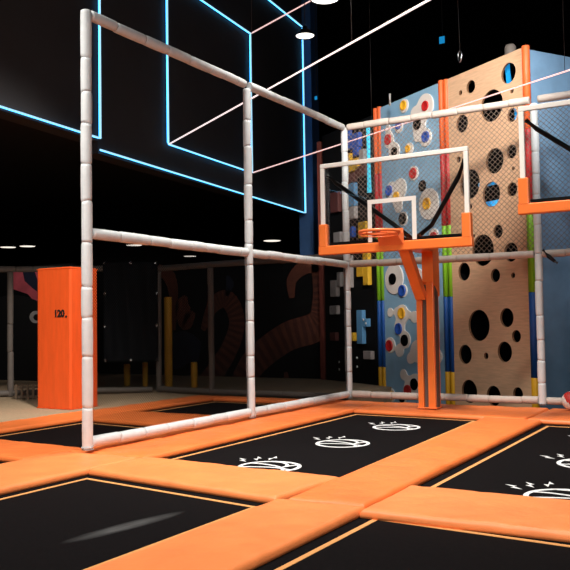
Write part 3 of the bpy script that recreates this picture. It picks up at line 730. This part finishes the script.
for j in range(nz+1):
    row = []
    for i in range(nx+1):
        u, v = i/nx, j/nz
        off = .018*math.sin(u*15+v*2) + .03*noise.noise(Vector((u*3, v*2.2, 3))) + .012*noise.noise(Vector((u*9, v*4, 7)))
        x = u*bwid; z = v*(zt-zb) - .012*math.sin(u*PI*3)**2*(1 if j == nz else 0)
        row.append(bm.verts.new(bx*x + bn_*off + Vector((0, 0, z))))
    G.append(row)
for j in range(nz):
    for i in range(nx): bm.faces.new((G[j][i], G[j][i+1], G[j+1][i+1], G[j+1][i])).smooth = True
sheet = obj('sheet_cloth', bm, 'banner', t); md = sheet.modifiers.new('thick', 'SOLIDIFY'); md.thickness = .004
ey = [(0.03, .985), (.5, .985), (.97, .985), (.03, .68), (.97, .68), (.03, .36), (.97, .36), (.03, .02), (.5, .02), (.97, .02)]
for u, v in ey:
    off = .018*math.sin(u*15+v*2) + .03*noise.noise(Vector((u*3, v*2.2, 3))) + .012*noise.noise(Vector((u*9, v*4, 7)))
    bm = bmesh.new(); pts = [bx*(.016*math.cos(2*PI*k/12)) + Vector((0, 0, .016*math.sin(2*PI*k/12))) for k in range(13)]
    tube(bm, pts, .006, 6, False); xf(bm, Matrix.Translation(bx*(u*bwid) + bn_*(off+.006) + Vector((0, 0, v*(zt-zb))))); obj('eyelet', bm, 'chrome', sheet)['label'] = 'bright metal eyelet'
# ------------------------------------------------------------------ yellow posts behind the railing
for px, y0, r, lab in ((168, 297, .075, 'tall yellow padded post behind the railing, right of the black sheet'), (194, 362, .06, 'short yellow post right of the tall yellow post'), (145, 362, .05, 'short yellow post between the tall yellow post and the lone short one'), (127, 364, .06, 'short yellow post below the middle of the black sheet')):
    Y = 6.6; p = at_y(px, y0, Y)
    o = obj('yellow_post', sleeve((0, 0, 0), (0, 0, p.z+.03), r, 3, 0), 'yel', loc=(p.x, Y, -.03)); tag(o, lab, 'post', 'yellow posts behind the railing')
# low slatted grille at the left
p0, p1 = at_z(15, 399.5, -.03), at_z(36, 399, -.03); t = thing('slatted_grille', 'low tan slatted grille on the carpet, left of the orange column', 'grille', p0, math.atan2(p1.y-p0.y, p1.x-p0.x))
for k in range(6): obj('slat', B(k*.09, k*.09+.035, -.012, .012, 0, .24, .003), 'slat', t)
obj('crosspiece', B(-.02, .52, .013, .035, .02, .06), 'slat', t); obj('crosspiece', B(-.02, .52, .013, .035, .17, .21), 'slat', t)
# ------------------------------------------------------------------ ball
R = .112; b = Vector((3.19, 4.96, R+.02))
bm = bmesh.new(); bmesh.ops.create_icosphere(bm, subdivisions=4, radius=R)
for f in bm.faces:
    c = f.calc_center_median().normalized(); c = Matrix.Rotation(.6, 3, 'Y') @ Matrix.Rotation(.5, 3, 'X') @ c
    f.material_index = int(math.floor((math.atan2(c.y, c.x)/(2*PI)+1)*6)) % 2; f.smooth = True
o = obj('ball', bm, ['ballr', 'ballw'], loc=b); tag(o, 'red and white ball lying on the back pad at the right photo edge', 'ball')
# clamp under the middle back bar
P = Vector((2.93, 5.25, 1.9)); t = thing('rail_clamp', 'small metal clip hanging from the middle back bar, right of the frame post', 'clip', P)
obj('clip_body', T([(-.09, 0, .12), (-.02, 0, .03), (.06, -.02, -.04)], [.02, .028, .02], 8), 'steel', t); obj('clip_ring', T([(.06, -.02, -.04), (.09, -.02, -.06)], .022, 8), 'chrome', t)
# ------------------------------------------------------------------ lamps in view
for px, py, D_, w_, lab in ((442, 40, 16, .06, 'tiny square blue light hanging above the grey-blue wall'), (316, 98, 17, .032, 'tiny blue light right of the black pendant lamp, beside the pillar')):
    p = at_d(px, py, D_); t = thing('indicator_light', lab, 'light', p)
    obj('housing', B(-w_, w_, .0, .06, -w_*1.3, w_*1.3, .01), 'shade', t); obj('glow_panel', B(-w_*.9, w_*.9, -.006, -.0005, -w_*1.15, w_*1.15), 'ledB', t)
    obj('hanging_rod', T([(0, .03, w_*1.3), (0, .03, 9-p.z)], .008, 6), 'rope', t)
def pendant(px, py, D_, r, label):
    p = at_d(px, py, D_); t = thing('pendant_lamp', label, 'lamp', p, 0, 'pendant lamps over the court')
    obj('lamp_shade', lathe([(.04, .16), (.05, .12), (r*.55, .10), (r, .0), (r*.97, -.005), (r*.5, .09), (.0, .095)], 28), 'shade', t)
    obj('bulb_disc', lathe([(r*.92, .012), (r*.9, .004), (0, .0)], 28), 'lamp', t)
    obj('cable', T([(0, 0, .16), (0, 0, 9-p.z)], .006, 6), 'rope', t)
    return p
LPp = [pendant(305, 36, 14, .17, 'black pendant lamp with glowing disc, hanging just above the far end of the frame'), pendant(325, -1, 13, .24, 'pendant lamp cut by the top edge of the photo')]
LOW = [(8, 247, 23.5, .24, 'far left'), (27.5, 246, 23.5, .24, 'b'), (134, 245, 23, .24, 'c'), (190, 256, 26.5, .22, 'd'), (223, 250, 25, .26, 'e'), (272, 240.5, 21.5, .25, 'f')]
lab = ['far ceiling lamp at the left photo edge, first of a row of two', 'far ceiling lamp above the orange column, second of a row of two', 'far ceiling lamp between the nearest post and the black sheet top', 'far low ceiling lamp, left of the two near the frame\'s second post', 'far ceiling lamp just left of the frame\'s second post', 'far ceiling lamp right of the frame\'s second post']
for (x, y, dd, r, _), l in zip(LOW, lab):
    p = at_d(x, y, dd); t = thing('ceiling_lamp', l, 'lamp', p, 0, 'far ceiling lamps')
    obj('lamp_shade', lathe([(.05, .14), (r, .02), (r, -.01), (r*.92, .0), (0, .06)], 24), 'shade', t)
    obj('bulb_disc', lathe([(r*.9, .0), (r*.88, -.012), (0, -.02)], 24), 'lampd', t)
    obj('stem', T([(0, 0, .12), (0, 0, max(.2, 9-p.z if False else 3.86-p.z))], .02, 6), 'shade', t)

# ------------------------------------------------------------------ light
def light(kind, name, loc, energy, color=(1, .9, .8), target=None, **k):
    d = bpy.data.lights.new(name, kind); d.energy = energy; d.color = color
    for a, v in k.items(): setattr(d, a, v)
    o = bpy.data.objects.new(name, d); C.objects.link(o); o.location = loc
    if target is not None: o.rotation_euler = (Vector(target)-Vector(loc)).to_track_quat('-Z', 'Y').to_euler()
    return o
WARM = (1, .95, .88)
def spot(loc, tgt, e, ang=95, blend=.8, size=.25, c=WARM): return light('SPOT', 'court_or_fill_lamp', loc, e, c, tgt, spot_size=math.radians(ang), spot_blend=blend, shadow_soft_size=size)
spot((.6, -3.6, 6.4), (1.0, -1.6, 0), 1060)
spot((4.0, -2.4, 6.4), (3.6, -1.0, 0), 820)
spot((3.2, 1.6, 6.4), (2.5, 2.0, 0), 1080, 78)
spot((1.3, 2.6, 6.4), (1.2, 3.0, 0), 900, 80)
spot((-1.2, -1.8, 6.4), (-1.2, .3, 0), 800, 85)
spot((3.4, -.2, 6.0), (.7, 7.3, 3.75), 3600, 33, .45, .45, (1, .96, .9))
spot((6.5, 2.2, 6.8), (2.9, 6.6, 4.0), 1000, 44, .8, .3, (.95, .97, 1))  # unseen fill spot, added to brighten the slate side panel
spot((.6, .2, 6.4), (-4.1, 2.8, .5), 2300, 40, .9, .25, WARM)  # unseen fill spot, added to lift the carpet and orange column
spot((-6.3, 4.6, 3.4), (-8.3, 7.0, 1.9), 110, 60)  # unseen fill spot, added so the pink mural shows
light('AREA', 'front_fill', (7.5, -8.5, 3.6), 400, (1, .98, .96), (1.0, 2.0, 2.2), shape='RECTANGLE', size=5, size_y=2.5)  # soft fill added behind the camera to brighten the frame bars
wld = bpy.data.worlds.new('world'); bpy.context.scene.world = wld; wld.use_nodes = True
wld.node_tree.nodes['Background'].inputs[0].default_value = (.5, .55, .6, 1); wld.node_tree.nodes['Background'].inputs[1].default_value = .0
vs_ = bpy.context.scene.view_settings; vs_.view_transform = 'Standard'; vs_.look = 'None'; vs_.exposure = 0; vs_.gamma = 1
